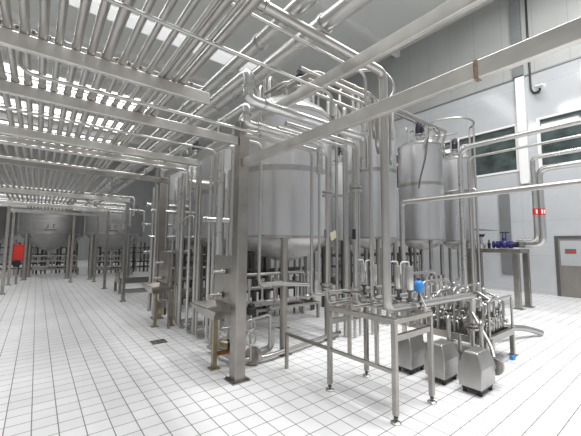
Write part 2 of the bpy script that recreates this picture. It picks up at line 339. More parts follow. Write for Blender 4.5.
def hopper(label, cx, cy, R):
    t = thing('hopper_tank', label, 'tank', (cx, cy, 0), 'hopper tanks across the open floor')
    obj('shell', lathe(NB(), [(R, 2.2), (R, 3.75)], (cx, cy), 56), HOP, t)
    obj('top_dome', lathe(NB(), [(R, 3.75), (R * .6, 4.05), (.05, 4.2)], (cx, cy), 56), HOP, t)
    obj('bottom_cone', lathe(NB(), [(.08, 1.35), (R * .3, 1.45), (R * .85, 2.0), (R, 2.2)], (cx, cy), 56), HOP, t)
    obj('lower_rim', lathe(NB(), [(R, 2.17), (R + .03, 2.18), (R + .03, 2.25), (R, 2.26)], (cx, cy), 56), PIPE, t)
    d = math.atan2(-cy, -cx)
    for k, z in enumerate((2.75, 2.95, 3.12, 3.28)):
        obj('embossed_hoop', torus(NB(), (cx, cy, z), R + .002, .014, 'z', 16, d - .55, d + .55), HOP, t)
    e = Vector((math.cos(d), math.sin(d), 0)); s = Vector((-e.y, e.x, 0))
    mk = NB()
    def blk(u0, u1, z0, z1):
        a = Vector((cx, cy, 0)) + e * (R + .012)
        vs = [a + s * u + Vector((0, 0, z)) + e * q for q in (-.02, .0) for u, z in ((u0, z0), (u1, z0), (u1, z1), (u0, z1))]
        v = [mk.verts.new(p) for p in vs]
        for f in ((0, 1, 2, 3), (7, 6, 5, 4), (0, 4, 5, 1), (1, 5, 6, 2), (2, 6, 7, 3), (3, 7, 4, 0)): mk.faces.new([v[i] for i in f])
    blk(-.24, .24, 2.34, 2.39); blk(-.13, -.09, 2.45, 2.64); blk(-.18, -.13, 2.45, 2.49); blk(.08, .12, 2.45, 2.64); blk(.12, .17, 2.6, 2.64)
    obj('printed_mark', mk, FRED, t, label='faded dark red mark low on the tank')
    for k in range(4):
        a = d + PI / 4 + k * PI / 2 - .05; x, y = cx + (R - .08) * math.cos(a), cy + (R - .08) * math.sin(a)
        lg = obj('leg', cyl(NB(), (x, y, .02), (x, y, 2.2), .09, 14), LEGM, t)
        obj('foot_plate', cyl(NB(), (x, y, 0), (x, y, .02), .14, 14), LEGM, lg)
    ol = obj('outlet_pipe', tube(NB(), [(cx, cy, 1.36), (cx, cy, .5), (cx - .6, cy - .3, .5)], .06, .15), PIPE, t)
    ring(ol, (cx, cy, .95), 'z', .12, .06, 'outlet_valve', DARK)
    return t
hopper('added hopper tank darkening the background behind the left hopper tank', 1.2, 26.0, 1.25); hopper('added hopper tank darkening the background behind the right hopper tank', 4.6, 24.5, 1.25); hopper('added hopper tank darkening the background behind the gap at the red box', -2.3, 27.0, 1.25)  # extra hoppers added to darken the background beyond the front ones
H = hopper('hopper tank with embossed hoops, left of the two seen whole across the open floor', .5, 20.3, 1.25)
hopper('hopper tank nearer the pipework, right of the two seen whole across the open floor', 3.05, 18.9, 1.2)
for k, (x, y) in enumerate(((6.35, 8.2), (8.85, 8.3), (11.4, 8.3))):
    dup(T2, (x, y, 0), 'added tall narrow tank in the back row, behind the %s narrow front tank' % ('left', 'middle', 'right')[k])  # back row added to cover the pale back wall and block light
for k, (x, y) in enumerate(((6.2, 11.4), (9.0, 11.6), (11.9, 11.8), (4.75, 13.3))):
    dup(T1, (x, y, 0), 'added wide tank blocking light deep in the hall, %s' % ('left of three', 'middle of three', 'right of three', 'last of the row behind the column')[k])  # deep tanks added as occluders, to keep light from under the front rows
hopper('hopper tank cut off by the left edge of the picture', -2.45, 21.7, 1.25)

# ------------------------------------------------------------------ valve table
t = thing('valve_table', 'tall open steel frame table carrying the pipe manifold, nearest to the viewer', 'table', (3.16, 2.36, 0))
LX, LY = (2.82, 3.50), (1.91, 2.80)
for x in LX:
    for y in LY:
        lg = obj('leg', box(NB(), x - .025, x + .025, y - .025, y + .025, .075, .93), FRAME, t, bevel=.004)
        f = NB(); cyl(f, (x, y, .02), (x, y, .08), .012, 8); cyl(f, (x, y, .045), (x, y, .06), .024, 6)
        ft = obj('levelling_foot', f, DARK, lg); fp = NB(); lathe(fp, [(.05, 0), (.05, .012), (.035, .022), (.01, .026)], (x, y), 20); obj('foot_disc', fp, PIPE, lg)
tf = NB()
for y in LY: box(tf, LX[0] - .025, LX[1] + .025, y - .025, y + .025, .93, .98)
for x in LX: box(tf, x - .025, x + .025, LY[0] + .025, LY[1] - .025, .93, .98)
obj('top_frame', tf, FRAME, t, bevel=.004)
for y in LY: obj('cross_rail', box(NB(), LX[0] + .025, LX[1] - .025, y - .02, y + .02, .765, .825), FRAME, t, bevel=.003)
obj('side_rail', box(NB(), LX[0] - .02, LX[0] + .02, LY[0] + .025, LY[1] + .86, .455, .49), FRAME, t, bevel=.003)
obj('rail_post', box(NB(), LX[0] - .02, LX[0] + .02, LY[1] + .82, LY[1] + .86, 0, .455), FRAME, t, bevel=.003)
obj('side_rail', box(NB(), LX[1] - .02, LX[1] + .02, LY[0] + .025, LY[1] - .025, .765, .825), FRAME, t, bevel=.003)
for y in (2.12, 2.49): obj('upright', box(NB(), LX[0] - .015, LX[0] + .015, y - .02, y + .02, .49, .93), FRAME, t, bevel=.003)

# ------------------------------------------------------------------ drop pipes into the manifold (far to near)
drops = [(3.28, 1.03, 3.03, .022, 'leftmost'), (3.13, 1.08, 3.0, .018, 'second from the left'), (2.98, .985, 2.93, .024, 'third from the left, with round unions'),
         (2.64, 1.17, 2.93, .017, 'fourth from the left, slim'), (2.50, 1.04, 2.93, .026, 'fifth from the left, with round unions'), (2.28, 1.11, 3.42, .02, 'sixth from the left, taller than the others')]
for i, (y, zb, zt, r, tx) in enumerate(drops):
    x = 2.96
    fl = [((x, y, 2.38), 'z'), ((x, y, 1.18), 'z')] if 'unions' in tx else []
    p = pipe('drop_pipe', 'drop pipe above the valve table, ' + tx, [(1.9, y, zt), (x, y, zt), (x, y, zb), (3.75 + .05 * i, y, zb)], r, PIPE, .09, group='drop pipes above the valve table', flanges=fl,
             clamps=[((3.3, y, zb), 'x'), ((x, y, zb + .35), 'z')])
    if i == 4: obj('name_tag', box(NB(), x - .045, x - .03, y - .02, y + .02, 1.78, 1.90), BLACK, p, label='black tag plate')
    if i == 2: obj('name_tag', box(NB(), x - .04, x - .028, y - .02, y + .02, 1.80, 1.91), GREYP, p, label='grey tag plate')
    if i == 2:
        pp = NB(); v = [pp.verts.new(q) for q in ((x - .01, y - .06, 1.87), (x + .01, y - .14, 1.9), (x + .01, y - .15, 1.81), (x - .01, y - .08, 1.76))]; pp.faces.new(v)
        w2 = [pp.verts.new(q.co + Vector((.004, .002, 0))) for q in v]; pp.faces.new(list(reversed(w2)))
        for k in range(4): pp.faces.new((v[k], w2[k], w2[(k + 1) % 4], v[(k + 1) % 4]))
        obj('paper_tag', pp, PAPER, p, label='yellowed paper tag')
# manifold pipes under/over the table
for i, (y, z, r, x0, x1) in enumerate(((2.72, 1.02, .022, 2.75, 3.9), (2.40, 1.03, .02, 2.78, 3.95), (2.2, 1.05, .018, 2.9, 3.9))):
    pipe('manifold_pipe', 'manifold pipe lying across the valve table, %s from the rear' % ordn[i], [(x0, y, z), (x1, y, z), (x1, y, z - .25)], r, PIPE, .07, group='manifold pipes on the valve table', clamps=[((3.1, y, z), 'x'), ((3.45, y, z), 'x')])
for i, (x, z, r) in enumerate(((3.12, 1.005, .022), (3.42, 1.0, .02))):
    pipe('manifold_pipe', 'manifold pipe running lengthwise on the valve table, %s from the near long side' % ordn[i], [(x, 2.12, .86), (x, 2.12, z), (x, 3.0, z), (x, 3.0, .7)], r, PIPE, .06, group='manifold pipes on the valve table', clamps=[((x, 2.3, z), 'y'), ((x, 2.6, z), 'y')])
for i, (x, y) in enumerate(((2.95, 2.58), (3.05, 2.25), (3.2, 2.0), (3.1, 2.72), (3.4, 2.15))):
    pipe('hook_pipe', 'short hooked pipe hanging under the valve table, %s from the front corner' % ordn[(2, 1, 0, 4, 3)[i]], [(x, y, 1.0), (x, y, .84), (x + .14, y, .84), (x + .14, y, .92)], .016, PIPE, .05, group='hooked pipes under the valve table')
# actuated valves
def act_valve(label, x, y, z0=1.0):
    v = thing('actuated_valve', label, 'valve', (x, y, z0), 'tall actuated valves on the table')
    b = NB(); sphere(b, (x, y, z0 + .07), .045); cyl(b, (x - .09, y, z0 + .07), (x + .09, y, z0 + .07), .024); cyl(b, (x, y - .09, z0 + .07), (x, y + .09, z0 + .07), .024); cyl(b, (x, y, z0), (x, y, z0 + .05), .022)
    obj('valve_body', b, PIPE, v)
    b = NB(); cyl(b, (x, y, z0 + .1), (x, y, z0 + .22), .018); cyl(b, (x, y, z0 + .2), (x, y, z0 + .225), .034); cyl(b, (x, y, z0 + .11), (x, y, z0 + .13), .04); obj('yoke', b, DARK, v)
    b = NB(); lathe(b, [(.036, z0 + .225), (.042, z0 + .235), (.042, z0 + .47), (.034, z0 + .485), (.01, z0 + .487)], (x, y), 20); obj('actuator', b, CLAD, v)
    obj('air_hose', tube(NB(), [(x, y, z0 + .48), (x, y, z0 + .53), (x - .09, y + .05, z0 + .53), (x - .09, y + .05, z0 + .4)], .007, .04, 6), WHITEP, v)
    return v
A0 = act_valve('tall cylinder valve leftmost of the four on the table, between the drop pipes', 3.24, 2.62)
dup(A0, (3.24, 2.47, 1.0), 'tall cylinder valve second from the left of the four on the table')
dup(A0, (3.24, 2.13, 1.0), 'tall cylinder valve third from the left, beside the thick drop pipe')
dup(A0, (3.26, 2.00, 1.0), 'tall cylinder valve rightmost of four, next to the blue capped one')
SX, SY = 3.42, 1.985
v = thing('sample_valve', 'small tripod valve with a bright blue cap on the manifold', 'valve', (SX, SY, 1.0))
b = NB(); lathe(b, [(.02, 1.185), (.045, 1.195), (.056, 1.225), (.058, 1.26), (.048, 1.3), (.028, 1.318), (.01, 1.32)], (SX, SY), 20); obj('cap', b, BLUE, v, label='bright blue cap')
b = NB(); cyl(b, (SX, SY, 1.315), (SX, SY, 1.345), .022, 12); obj('cap_knob', b, NAVY, v)
for k in range(3):
    a = k * 2.1 + .4; obj('strut', cyl(NB(), (SX, SY, 1.2), (SX + .09 * math.cos(a), SY + .09 * math.sin(a), 1.02), .007, 8), WHITEP, v)
b = NB(); cyl(b, (SX, SY, 1.0), (SX, SY, 1.2), .016); sphere(b, (SX, SY, 1.06), .035); obj('valve_body', b, DARK, v)
obj('level_rod', cyl(NB(), (SX - .04, SY + .06, 1.0), (SX - .04, SY + .06, 1.48), .011, 8), WHITEP, v, label='white upright rod')
def hand_valve(label, x, y, z, group):
    v = thing('butterfly_valve', label, 'valve', (x, y, z), group)
    b = NB(); cyl(b, (x, y, z), (x, y, z + .05), .028, 14); cyl(b, (x, y, z + .018), (x, y, z + .032), .042, 14); cyl(b, (x - .06, y, z + .025), (x + .06, y, z + .025), .02); obj('valve_body', b, PIPE, v)
    b = NB(); cyl(b, (x, y, z + .05), (x, y, z + .09), .008, 8); obj('stem', b, DARK, v)
    b = NB(); tube(b, [(x, y, z + .088), (x + .03, y + .02, z + .1), (x + .12, y + .05, z + .1)], .009, .02, 8); obj('lever', b, BLACK, v)
    return v
hv = [(3.1, 2.42, 1.0), (3.02, 2.62, 1.0), (3.3, 2.3, 1.0), (3.36, 2.72, 1.0), (3.14, 2.16, 1.02)]
h0 = None
hl = ['behind the leftmost tall cylinder valve', 'farther left, between two drop pipes', 'in the middle of the manifold', 'at the rear corner of the table', 'nearest the thick drop pipe']
for (x, y, z), l in zip(hv, hl):
    l = 'small lever valve on the table manifold, ' + l
    if h0 is None: h0 = hand_valve(l, x, y, z + .04, 'lever valves on the table manifold')
    else: dup(h0, (x, y, z + .04), l, rz=random.choice((0, 1.57, 3.1)))

# ------------------------------------------------------------------ pumps under steel covers
def pump(label, x0, x1, y0, y1, h):
    cx, cy = (x0 + x1) / 2, (y0 + y1) / 2
    p = thing('covered_pump', label, 'pump', (cx, cy, 0), 'pumps under steel covers')
    def rect(z, ix, iy): return [Vector(q) for q in ((x0 + ix, y0 + iy, z), (x1 - ix, y0 + iy, z), (x1 - ix, y1 - iy, z), (x0 + ix, y1 - iy, z))]
    b = NB(); loft(b, [rect(.075, .0, .01), rect(.30, .0, .0), rect(h - .02, .045, .05), rect(h, .06, .065)])
    obj('cover', b, COVER, p, bevel=.01, sharp=20)
    b = NB(); box(b, x0 + .03, x1 - .03, y0 + .03, y1 - .03, .045, .08); obj('base', b, BLACK, p)
    for ix in (x0 + .06, x1 - .06):
        for iy in (y0 + .05, y1 - .05): obj('foot', cyl(NB(), (ix, iy, 0), (ix, iy, .05), .022, 12), RUBBER, p)
    hy = y0 + .04
    b = NB(); cyl(b, (x1 - .02, hy + .03, .24), (x1 + .06, hy + .03, .24), .05, 18); cyl(b, (x1 + .06, hy, .24), (x1 + .11, hy, .24), .1, 24); cyl(b, (x1 + .11, hy, .24), (x1 + .135, hy, .24), .07, 24)
    hd = obj('pump_head', b, PIPE, p)
    obj('suction_pipe', tube(NB(), [(x1 + .13, cy, .24), (x1 + .3, cy, .24), (x1 + .3, cy, .5)], .026, .08), PIPE, p)
    obj('discharge_pipe', tube(NB(), [(x1 + .09, cy + .05, .3), (x1 + .09, cy + .05, .74), (x1 + .2, cy + .09, .74), (x1 + .2, cy + .09, .46)], .024, .07), PIPE, p)
    return p
P0 = pump('covered pump nearest the viewer, rightmost of the row beside the table', 4.03, 4.43, 1.60, 1.87, .475)
dup(P0, (4.2, 2.14, 0), 'covered pump in the middle of the row, behind the table leg')
dup(P0, (4.17, 2.57, 0), 'covered pump at the rear of the row, half hidden by the table')

# long pipe standing at its right end, diagonal pipe
pipe('stand_pipe', 'vertical stand pipe behind the nearest pump, with a diagonal branch', [(4.9, 2.05, .6), (4.9, 2.05, .02)], .034, PIPE, flanges=[((4.9, 2.05, .58), 'z')])
pipe('diagonal_pipe', 'diagonal pipe slanting down behind the nearest pump', [(4.86, 2.02, .78), (4.66, 1.72, .42), (4.53, 1.65, .33)], .026, PIPE, .08)

# ------------------------------------------------------------------ valve skid at right
t = thing('valve_skid', 'low steel frame tray holding the dense valve cluster behind the pumps', 'skid', (5.5, 2.4, 0))
b = NB(); box(b, 4.95, 6.05, 1.89, 1.94, .33, .43); box(b, 4.95, 6.05, 2.86, 2.91, .33, .43); box(b, 4.95, 5.0, 1.94, 2.86, .33, .43); box(b, 6.0, 6.05, 1.94, 2.86, .33, .43)
obj('tray_frame', b, FRAME, t, bevel=.004)
obj('tray_floor', box(NB(), 5.0, 6.0, 1.94, 2.86, .34, .36), DARK, t)
for x in (4.98, 6.02):
    for y in (1.92, 2.88):
        lg = obj('leg', box(NB(), x - .03, x + .03, y - .03, y + .03, .012, .33), FRAME, t, bevel=.004)
        obj('foot_plate', box(NB(), x - .06, x + .06, y - .06, y + .06, 0, .012), FRAME, lg)
obj('guard_rail', tube(NB(), [(5.12, 1.91, .43), (5.12, 1.91, .93), (6.03, 1.91, .93), (6.03, 1.91, .43)], .018, .04), PIPE, t)
def skid_valve(label, x, y, z, h):
    v = thing('skid_valve', label, 'valve', (x, y, z), 'valves on the low skid')
    b = NB(); sphere(b, (x, y, z + h * .38), .055); cyl(b, (x, y, z), (x, y, z + h * .4), .026); cyl(b, (x - .1, y, z + h * .38), (x + .1, y, z + h * .38), .024); cyl(b, (x - .1, y, z + h * .38), (x - .085, y, z + h * .38), .042, 14); cyl(b, (x + .085, y, z + h * .38), (x + .1, y, z + h * .38), .042, 14)
    obj('valve_body', b, PIPE, v)
    b = NB(); cyl(b, (x, y, z + h * .45), (x, y, z + h * .66), .016); cyl(b, (x, y, z + h * .6), (x, y, z + h * .64), .034); obj('stem', b, DARK, v)
    b = NB(); lathe(b, [(.02, z + h * .66), (.034, z + h * .68), (.034, z + h * .9), (.026, z + h * .97), (.01, z + h)], (x, y), 16); obj('bonnet', b, CLAD, v)
    obj('elbow', tube(NB(), [(x + .1, y, z + h * .38), (x + .16, y, z + h * .38), (x + .16, y, z + h * .1)], .022, .06), PIPE, v)
    obj('handwheel', torus(NB(), (x, y - .075, z + h * .55), .045, .008, 'y', 16), PIPE, v)
    obj('hose_loop', torus(NB(), (x + .05, y + .03, z + h * .82), .07, .009, 'y', 18, -.5, 3.6), PIPE, v)
    obj('spindle', cyl(NB(), (x, y, z + h * .55), (x, y - .085, z + h * .55), .008, 8), DARK, v)
    return v
s0 = None; rows = ['front', 'second', 'third', 'rear']; k = 0
for j in range(4):
    for i in range(5):
        x, y = 5.12 + i * .185 + .03 * (j % 2), 2.02 + j * .24
        l = 'skid valve, %s from the left in the %s row of the valve cluster' % (ordn[i], rows[j])
        if s0 is None: s0 = skid_valve(l, x, y, .36, .62)
        else:
            d = dup(s0, (x, y, .36), l, rz=random.choice((0, PI / 2, PI, -PI / 2)))
            sc = random.uniform(.85, 1.25) if j else random.uniform(.8, 1.0); d.scale = (1, 1, sc)
for i, (z, y, r) in enumerate(((1.0, 2.6, .024), (1.08, 2.35, .018), (.78, 2.14, .03), (1.12, 2.85, .02))):
    pipe('skid_pipe', 'arched pipe over the valve skid, %s from the front' % ordn[(2, 1, 0, 3)[i]], [(5.02, y, .36), (5.02, y, z), (5.95, y, z), (5.95, y, .36)], r, PIPE, .12, group='arched pipes over the valve skid', clamps=[((5.3, y, z), 'x'), ((5.7, y, z), 'x')])
for i in range(5):
    x = 5.1 + i * .2
    pipe('skid_pipe', 'short looped pipe between skid valve rows, %s from the left' % ordn[i], [(x, 2.0, .4), (x, 1.97, .86 - .05 * (i % 2)), (x + .05, 2.26, .9 + .06 * (i % 3)), (x + .05, 2.5, .4)], .018, PIPE, .1, group='short looped pipes on the valve skid')
pipe('floor_pipe', 'bent drain pipe lying on the floor, reaching out right of the skid', [(6.05, 2.5, .3), (6.7, 2.3, .26), (7.4, 2.12, .17), (7.75, 1.98, .06)], .055, PIPE, .25, cat='pipe')
0 and pipe('floor_hose', 'thin bar lying on the floor in front of the skid leg', [(5.0, 1.75, .03), (5.9, 1.78, .03)], .025, DARK)
b = obj('blue_coupling', cyl(NB(), (5.75, 1.86, .03), (5.83, 1.85, .03), .03, 16), BLUE, None, 'small light blue coupling on the floor by the skid leg', 'coupling')
b['label'] = 'small light blue round fitting on the floor by the skid leg'

# ------------------------------------------------------------------ pipe bridge table with the navy valve, by the right wall
t = thing('bridge_table', 'steel bench on square legs under the navy blue valve, before the right wall', 'bench', (10.9, 3.7, 0))
obj('bench_top', box(NB(), 10.5, 11.3, 3.05, 4.46, 1.54, 1.66), FRAME, t, bevel=.006)
for x, y in ((10.58, 3.18), (11.2, 3.12), (10.58, 4.37), (11.2, 4.37)):
    lg = obj('leg', box(NB(), x - .07, x + .07, y - .07, y + .07, .012, 1.54), LEGM, t, bevel=.006)
    obj('foot_plate', box(NB(), x - .13, x + .13, y - .13, y + .13, 0, .014), LEGM, lg)
v = thing('gate_valve', 'navy blue flanged gate valve with black handwheel on the bench', 'valve', (10.9, 3.55, 1.66))
b = NB(); cyl(b, (10.9, 3.3, 1.78), (10.9, 3.86, 1.78), .065, 16)
for y in (3.36, 3.42, 3.68, 3.74, 3.84): cyl(b, (10.9, y - .014, 1.78), (10.9, y + .014, 1.78), .11, 18)
sphere(b, (10.9, 3.55, 1.8), .12); cyl(b, (10.9, 3.55, 1.85), (10.9, 3.55, 1.98), .06, 14); obj('valve_body', b, NAVY, v)
b = NB(); cyl(b, (10.9, 3.51, 1.96), (10.9, 3.51, 2.16), .018, 8); cyl(b, (10.9, 3.59, 1.96), (10.9, 3.59, 2.12), .014, 8); obj('stem', b, NAVY, v)
b = NB(); torus(b, (10.9, 3.54, 2.14), .11, .016); cyl(b, (10.8, 3.54, 2.14), (11.0, 3.54, 2.14), .012, 8); cyl(b, (10.9, 3.44, 2.14), (10.9, 3.64, 2.14), .012, 8); obj('handwheel', b, BLACK, v)
b = NB(); cyl(b, (10.9, 3.18, 1.78), (10.9, 3.3, 1.78), .08, 14); obj('end_fitting', b, BLACK, v)
v = thing('upright_valve', 'pale upright valve with black cap on the bench, left of the navy valve', 'valve', (10.8, 4.15, 1.66))
b = NB(); cyl(b, (10.8, 4.15, 1.66), (10.8, 4.15, 1.8), .11, 16, .08); cyl(b, (10.8, 4.15, 1.8), (10.8, 4.15, 2.02), .045, 12); cyl(b, (10.8, 4.03, 1.74), (10.8, 4.27, 1.74), .05, 12); obj('valve_body', b, CLAD, v)
b = NB(); cyl(b, (10.8, 4.15, 2.02), (10.8, 4.15, 2.1), .08, 16, .12); obj('cap', b, BLACK, v)
v = thing('small_valve', 'small black valve standing between the pale upright valve and the navy one', 'valve', (10.85, 3.95, 1.66))
b = NB(); cyl(b, (10.85, 3.95, 1.66), (10.85, 3.95, 1.8), .04, 12); sphere(b, (10.85, 3.95, 1.8), .05); cyl(b, (10.85, 3.95, 1.8), (10.85, 3.95, 1.93), .018, 10); obj('valve_body', b, BLACK, v)
t = thing('tray_shelf', 'grey slanted plate shelf fixed above the pale upright valve', 'shelf', (10.6, 4.1, 1.66))
b = NB(); loft(b, [[Vector(p) for p in ((10.5, 3.75, 2.20), (11.0, 3.75, 2.20), (11.0, 3.75, 2.215), (10.5, 3.75, 2.215))], [Vector(p) for p in ((10.5, 4.3, 2.22), (11.0, 4.3, 2.22), (11.0, 4.3, 2.28), (10.5, 4.3, 2.28))]]); obj('plate', b, GREYP, t)
obj('bracket', tube(NB(), [(10.55, 4.28, 1.66), (10.55, 4.28, 2.24)], .03), PIPE, t)
# wall pipes at right
rp = pipe('service_pipe', 'right of two large pipes that come down to the bench beside the door', [(10.95, -2.5, 3.9), (10.95, 2.63, 3.9), (10.95, 2.63, 1.78), (10.95, 3.18, 1.78)], .085, CLAD, .22, seg=16)
lp = pipe('service_pipe', 'left of two pipes that come down to the bench beside the door, slimmer', [(10.8, -2.5, 4.22), (10.8, 2.73, 4.22), (10.8, 2.73, 1.9), (10.8, 3.2, 1.9)], .06, CLAD, .16, seg=14)
for p, x, y, r in ((rp, 10.95, 2.63, .09), (lp, 10.8, 2.73, .065)):
    bd = obj('warning_band', cyl(NB(), (x, y, 2.60), (x, y, 2.78), r, 20), RED, p, label='red band with white strokes')
    mk = NB()
    for a in ((-2.75, -2.1) if r > .07 else (-2.45,)):
        c = Vector((x + (r + .002) * math.cos(a), y + (r + .002) * math.sin(a), 2.69)); n = Vector((math.cos(a), math.sin(a), 0)); s = Vector((-n.y, n.x, 0))
        vs = []
        for q in (-.004, .004):
            for u, z in ((-.018, -.055), (.018, -.055), (.018, .055), (-.018, .055)): vs.append(mk.verts.new(c + n * q + s * u + Vector((0, 0, z))))
        for f in ((0, 1, 2, 3), (7, 6, 5, 4), (0, 4, 5, 1), (1, 5, 6, 2), (2, 6, 7, 3), (3, 7, 4, 0)): mk.faces.new([vs[i] for i in f])
    obj('white_strokes', mk, MARK, bd)
pipe('long_pipe', 'long bright horizontal pipe crossing in front of the narrow tanks to the right edge', [(5.5, -1.5, 2.55), (5.5, 3.5, 2.55), (5.5, 3.5, .02)], .045, PIPE, .1, clamps=[((5.5, 2.6, 2.55), 'y')], seg=14)
pipe('long_pipe', 'upper horizontal pipe in front of the windows, bending down beside the last tank', [(8, -1.5, 4.11), (8, 3.47, 4.11), (8, 3.47, .02)], .06, CLAD, .3, seg=14)
pipe('long_pipe', 'thin horizontal pipe in front of the windows, bending down by the last tank', [(8, -1.5, 3.83), (8, 3.28, 3.83), (8, 3.28, .02)], .03, PIPE, .14)
pipe('riser_pipe', 'thin riser pipe right of the last narrow tank, left of the bench', [(9.3, 3.65, .02), (9.3, 3.65, 3.3), (9.3, 4.4, 3.3)], .03, PIPE, .12)
# wall fittings
b = NB(); box(b, WX - .14, WX - .036, 3.78, 4.08, 4.22, 8.36); box(b, WX - .16, WX - .02, 3.80, 4.06, 4.13, 4.24)
obj('wall_pillar', b, WHITEP, None, 'white steel pillar between the two windows on the right wall', 'pillar')
obj('wall_pillar', box(NB(), WX - .14, WX - .021, 3.8, 4.14, 8.421, 12.1), GREYP, None, 'grey upper pillar on the panelled wall above the white pillar', 'pillar')
b = NB(); box(b, WX - .09, WX, 4.5, 4.86, .75, 3.85); loft(b, [[Vector(p) for p in ((WX - .09, 4.5, .75), (WX, 4.5, .75), (WX, 4.86, .75), (WX - .09, 4.86, .75))], [Vector(p) for p in ((WX - .03, 4.5, .63), (WX, 4.5, .63), (WX, 4.86, .63), (WX - .03, 4.86, .63))]])
obj('wall_duct', b, GREYP, None, 'grey flat duct on the lower wall behind the navy valve', 'duct')
c = thing('security_camera', 'small white security camera on the wall right of the pillar', 'camera', (WX - .2, 3.35, 7.7))
obj('camera_body', cyl(NB(), (WX - .42, 3.1, 7.62), (WX - .2, 3.4, 7.74), .07, 12), WHITEP, c)
obj('bracket', tube(NB(), [(WX - .25, 3.32, 7.72), (WX - .12, 3.32, 7.85), (WX, 3.32, 7.85)], .03, .06), GREYP, c)
obj('power_cable', tube(NB(), [(WX - .055, 3.6, 12.1), (WX - .06, 3.6, 7.75), (WX - .06, 3.5, 7.55), (WX - .06, 3.3, 7.6), (WX - .2, 3.3, 7.7)], .035, .15, 8), BLACK, None, 'black cable running down the right wall to the security camera', 'cable')
# hoop above the middle narrow tank
t = thing('hoop_rail', 'round hoop rail held high right of the middle narrow tank', 'rail', (9.45, 4.5, 0))
obj('hoop', torus(NB(), (9.5, 4.5, 5.3), .74, .028, 'z', 40, .0, 5.6), PIPE, t)
for x, y in ((9.9, 3.88), (10.1, 4.08)): obj('post', cyl(NB(), (x, y, .0), (x, y, 5.3), .028, 10), PIPE, t)

# ------------------------------------------------------------------ drip sinks with panels
def sink(label, x, y, panel_label, brace=True):
    s = thing('drip_sink', label, 'sink', (x, y, 0), 'drip sinks beside the columns')
    b = NB()
    hw, hl = .2, .42
    def rect(z, ix, iy): return [Vector(q) for q in ((x - ix, y - iy, z), (x + ix, y - iy, z), (x + ix, y + iy, z), (x - ix, y + iy, z))]
    loft(b, [rect(.70, .11, .2), rect(.735, .14, .25), rect(.84, hw, hl), rect(.86, hw + .02, hl + .02), rect(.86, hw - .01, hl - .01), rect(.78, .14, .26)])
    obj('basin', b, FRAME, s, sharp=20)
    for ix, iy in ((0, 0), (.3, -.1)):
        lg = obj('leg', box(NB(), x + ix - .03, x + ix + .03, y + iy - .03, y + iy + .03, .012, .71), OLD, s, label='yellowed square leg')
        obj('foot_plate', box(NB(), x + ix - .07, x + ix + .07, y + iy - .07, y + iy + .07, 0, .013), OLD, lg)
    if brace: obj('brace', box(NB(), x + .03, x + .3, y - .06, y - .03, .18, .23), ORANGE, s, label='rusty orange brace')
    obj('drain_pipe', tube(NB(), [(x + .05, y - .02, .71), (x + .05, y - .02, .52), (x + .3, y - .02, .52)], .025, .06), PIPE, s)
    mo = obj('drain_valve', cyl(NB(), (x + .05, y - .02, .32), (x + .16, y - .05, .3), .07, 16), OLD, s)
    obj('valve_cap', cyl(NB(), (x + .16, y - .05, .3), (x + .2, y - .06, .3), .072, 16), BLACK, mo)
    p = thing('sampling_panel', panel_label, 'panel', (x + .2, y, .9), 'panels over the drip sinks')
    obj('plate', box(NB(), x + .13, x + .155, y - .3, y + .33, .9, 1.55), FRAME, p, bevel=.004)
    obj('panel_frame', box(NB(), x + .155, x + .2, y - .35, y - .3, .0, 1.55), FRAME, p)
    for k, z in enumerate((1.32, .98)):
        tp = NB(); tube(tp, [(x + .13, y - .02 + .1 * k, z), (x - .02, y + .06 + .1 * k, z), (x - .02, y + .06 + .1 * k, z - .06)], .02, .03); cyl(tp, (x + .08, y + .01 + .1 * k, z), (x + .1, y + .0 + .1 * k, z), .04, 14)
        obj('sampling_tap', tp, PIPE, p)
    return s
sink('drip sink with rusty orange brace beside the thick square column', 2.02, 4.25, 'steel sampling panel over the sink beside the thick square column')
sink('drip sink farther left, in front of the far column', 2.02, 7.1, 'steel sampling panel over the far sink by the far column', False)
t = thing('pipe_tray', 'low steel tray frame on the floor between the nearest slim post and the far sink', 'tray', (2.9, 12.7, 0))
b = NB(); box(b, 2.3, 3.6, 12.4, 12.45, .34, .46); box(b, 2.3, 3.6, 13.2, 13.25, .34, .46); box(b, 2.3, 2.35, 12.45, 13.2, .34, .46); box(b, 3.55, 3.6, 12.45, 13.2, .34, .46); obj('frame', b, FRAME, t)
obj('tray_floor', box(NB(), 2.35, 3.55, 12.45, 13.2, .35, .37), CLAD, t)
for x in (2.33, 3.57):
    for y in (12.43, 13.22): obj('leg', box(NB(), x - .04, x + .04, y - .03, y + .03, 0, .34), FRAME, t)
obj('lower_rail', box(NB(), 2.37, 3.53, 12.41, 12.45, .1, .15), FRAME, t)
obj('side_plate', box(NB(), 2.3, 2.33, 12.5, 13.1, .46, .75), FRAME, t)

# ------------------------------------------------------------------ vertical pipes between the column and the far sink
vp = [(2.27, 4.72, .052, 1.56, 3.25, 'thick'), (2.30, 4.38, .024, 1.54, 3.2, 'slim'), (2.33, 5.05, .03, .05, 3.2, 'medium'), (2.40, 5.38, .028, .05, 3.3, 'medium'), (2.35, 5.72, .024, .3, 3.2, 'slim'),
      (2.37, 5.92, .03, .05, 3.2, 'medium'), (2.33, 6.14, .026, .05, 3.25, 'medium'), (2.42, 6.4, .022, .05, 3.1, 'slim'), (2.36, 6.64, .045, .05, 3.2, 'thick'), (2.4, 6.95, .02, .6, 3.2, 'slim'), (2.45, 7.2, .03, .05, 3.2, 'medium')]
for i, (x, y, r, z0, z1, t) in enumerate(vp):
    pipe('vertical_pipe', '%s vertical pipe, %s leftward from the thick square column' % (t, ordn[i]), [(x + .5, y + .02, r), (x, y, r), (x, y, z1)], r, PIPE if i % 3 else CLAD, .1,
         group='vertical pipes left of the square column', clamps=[((x, y, 1.9 + .13 * (i % 4)), 'z'), ((x, y, 2.7), 'z')])
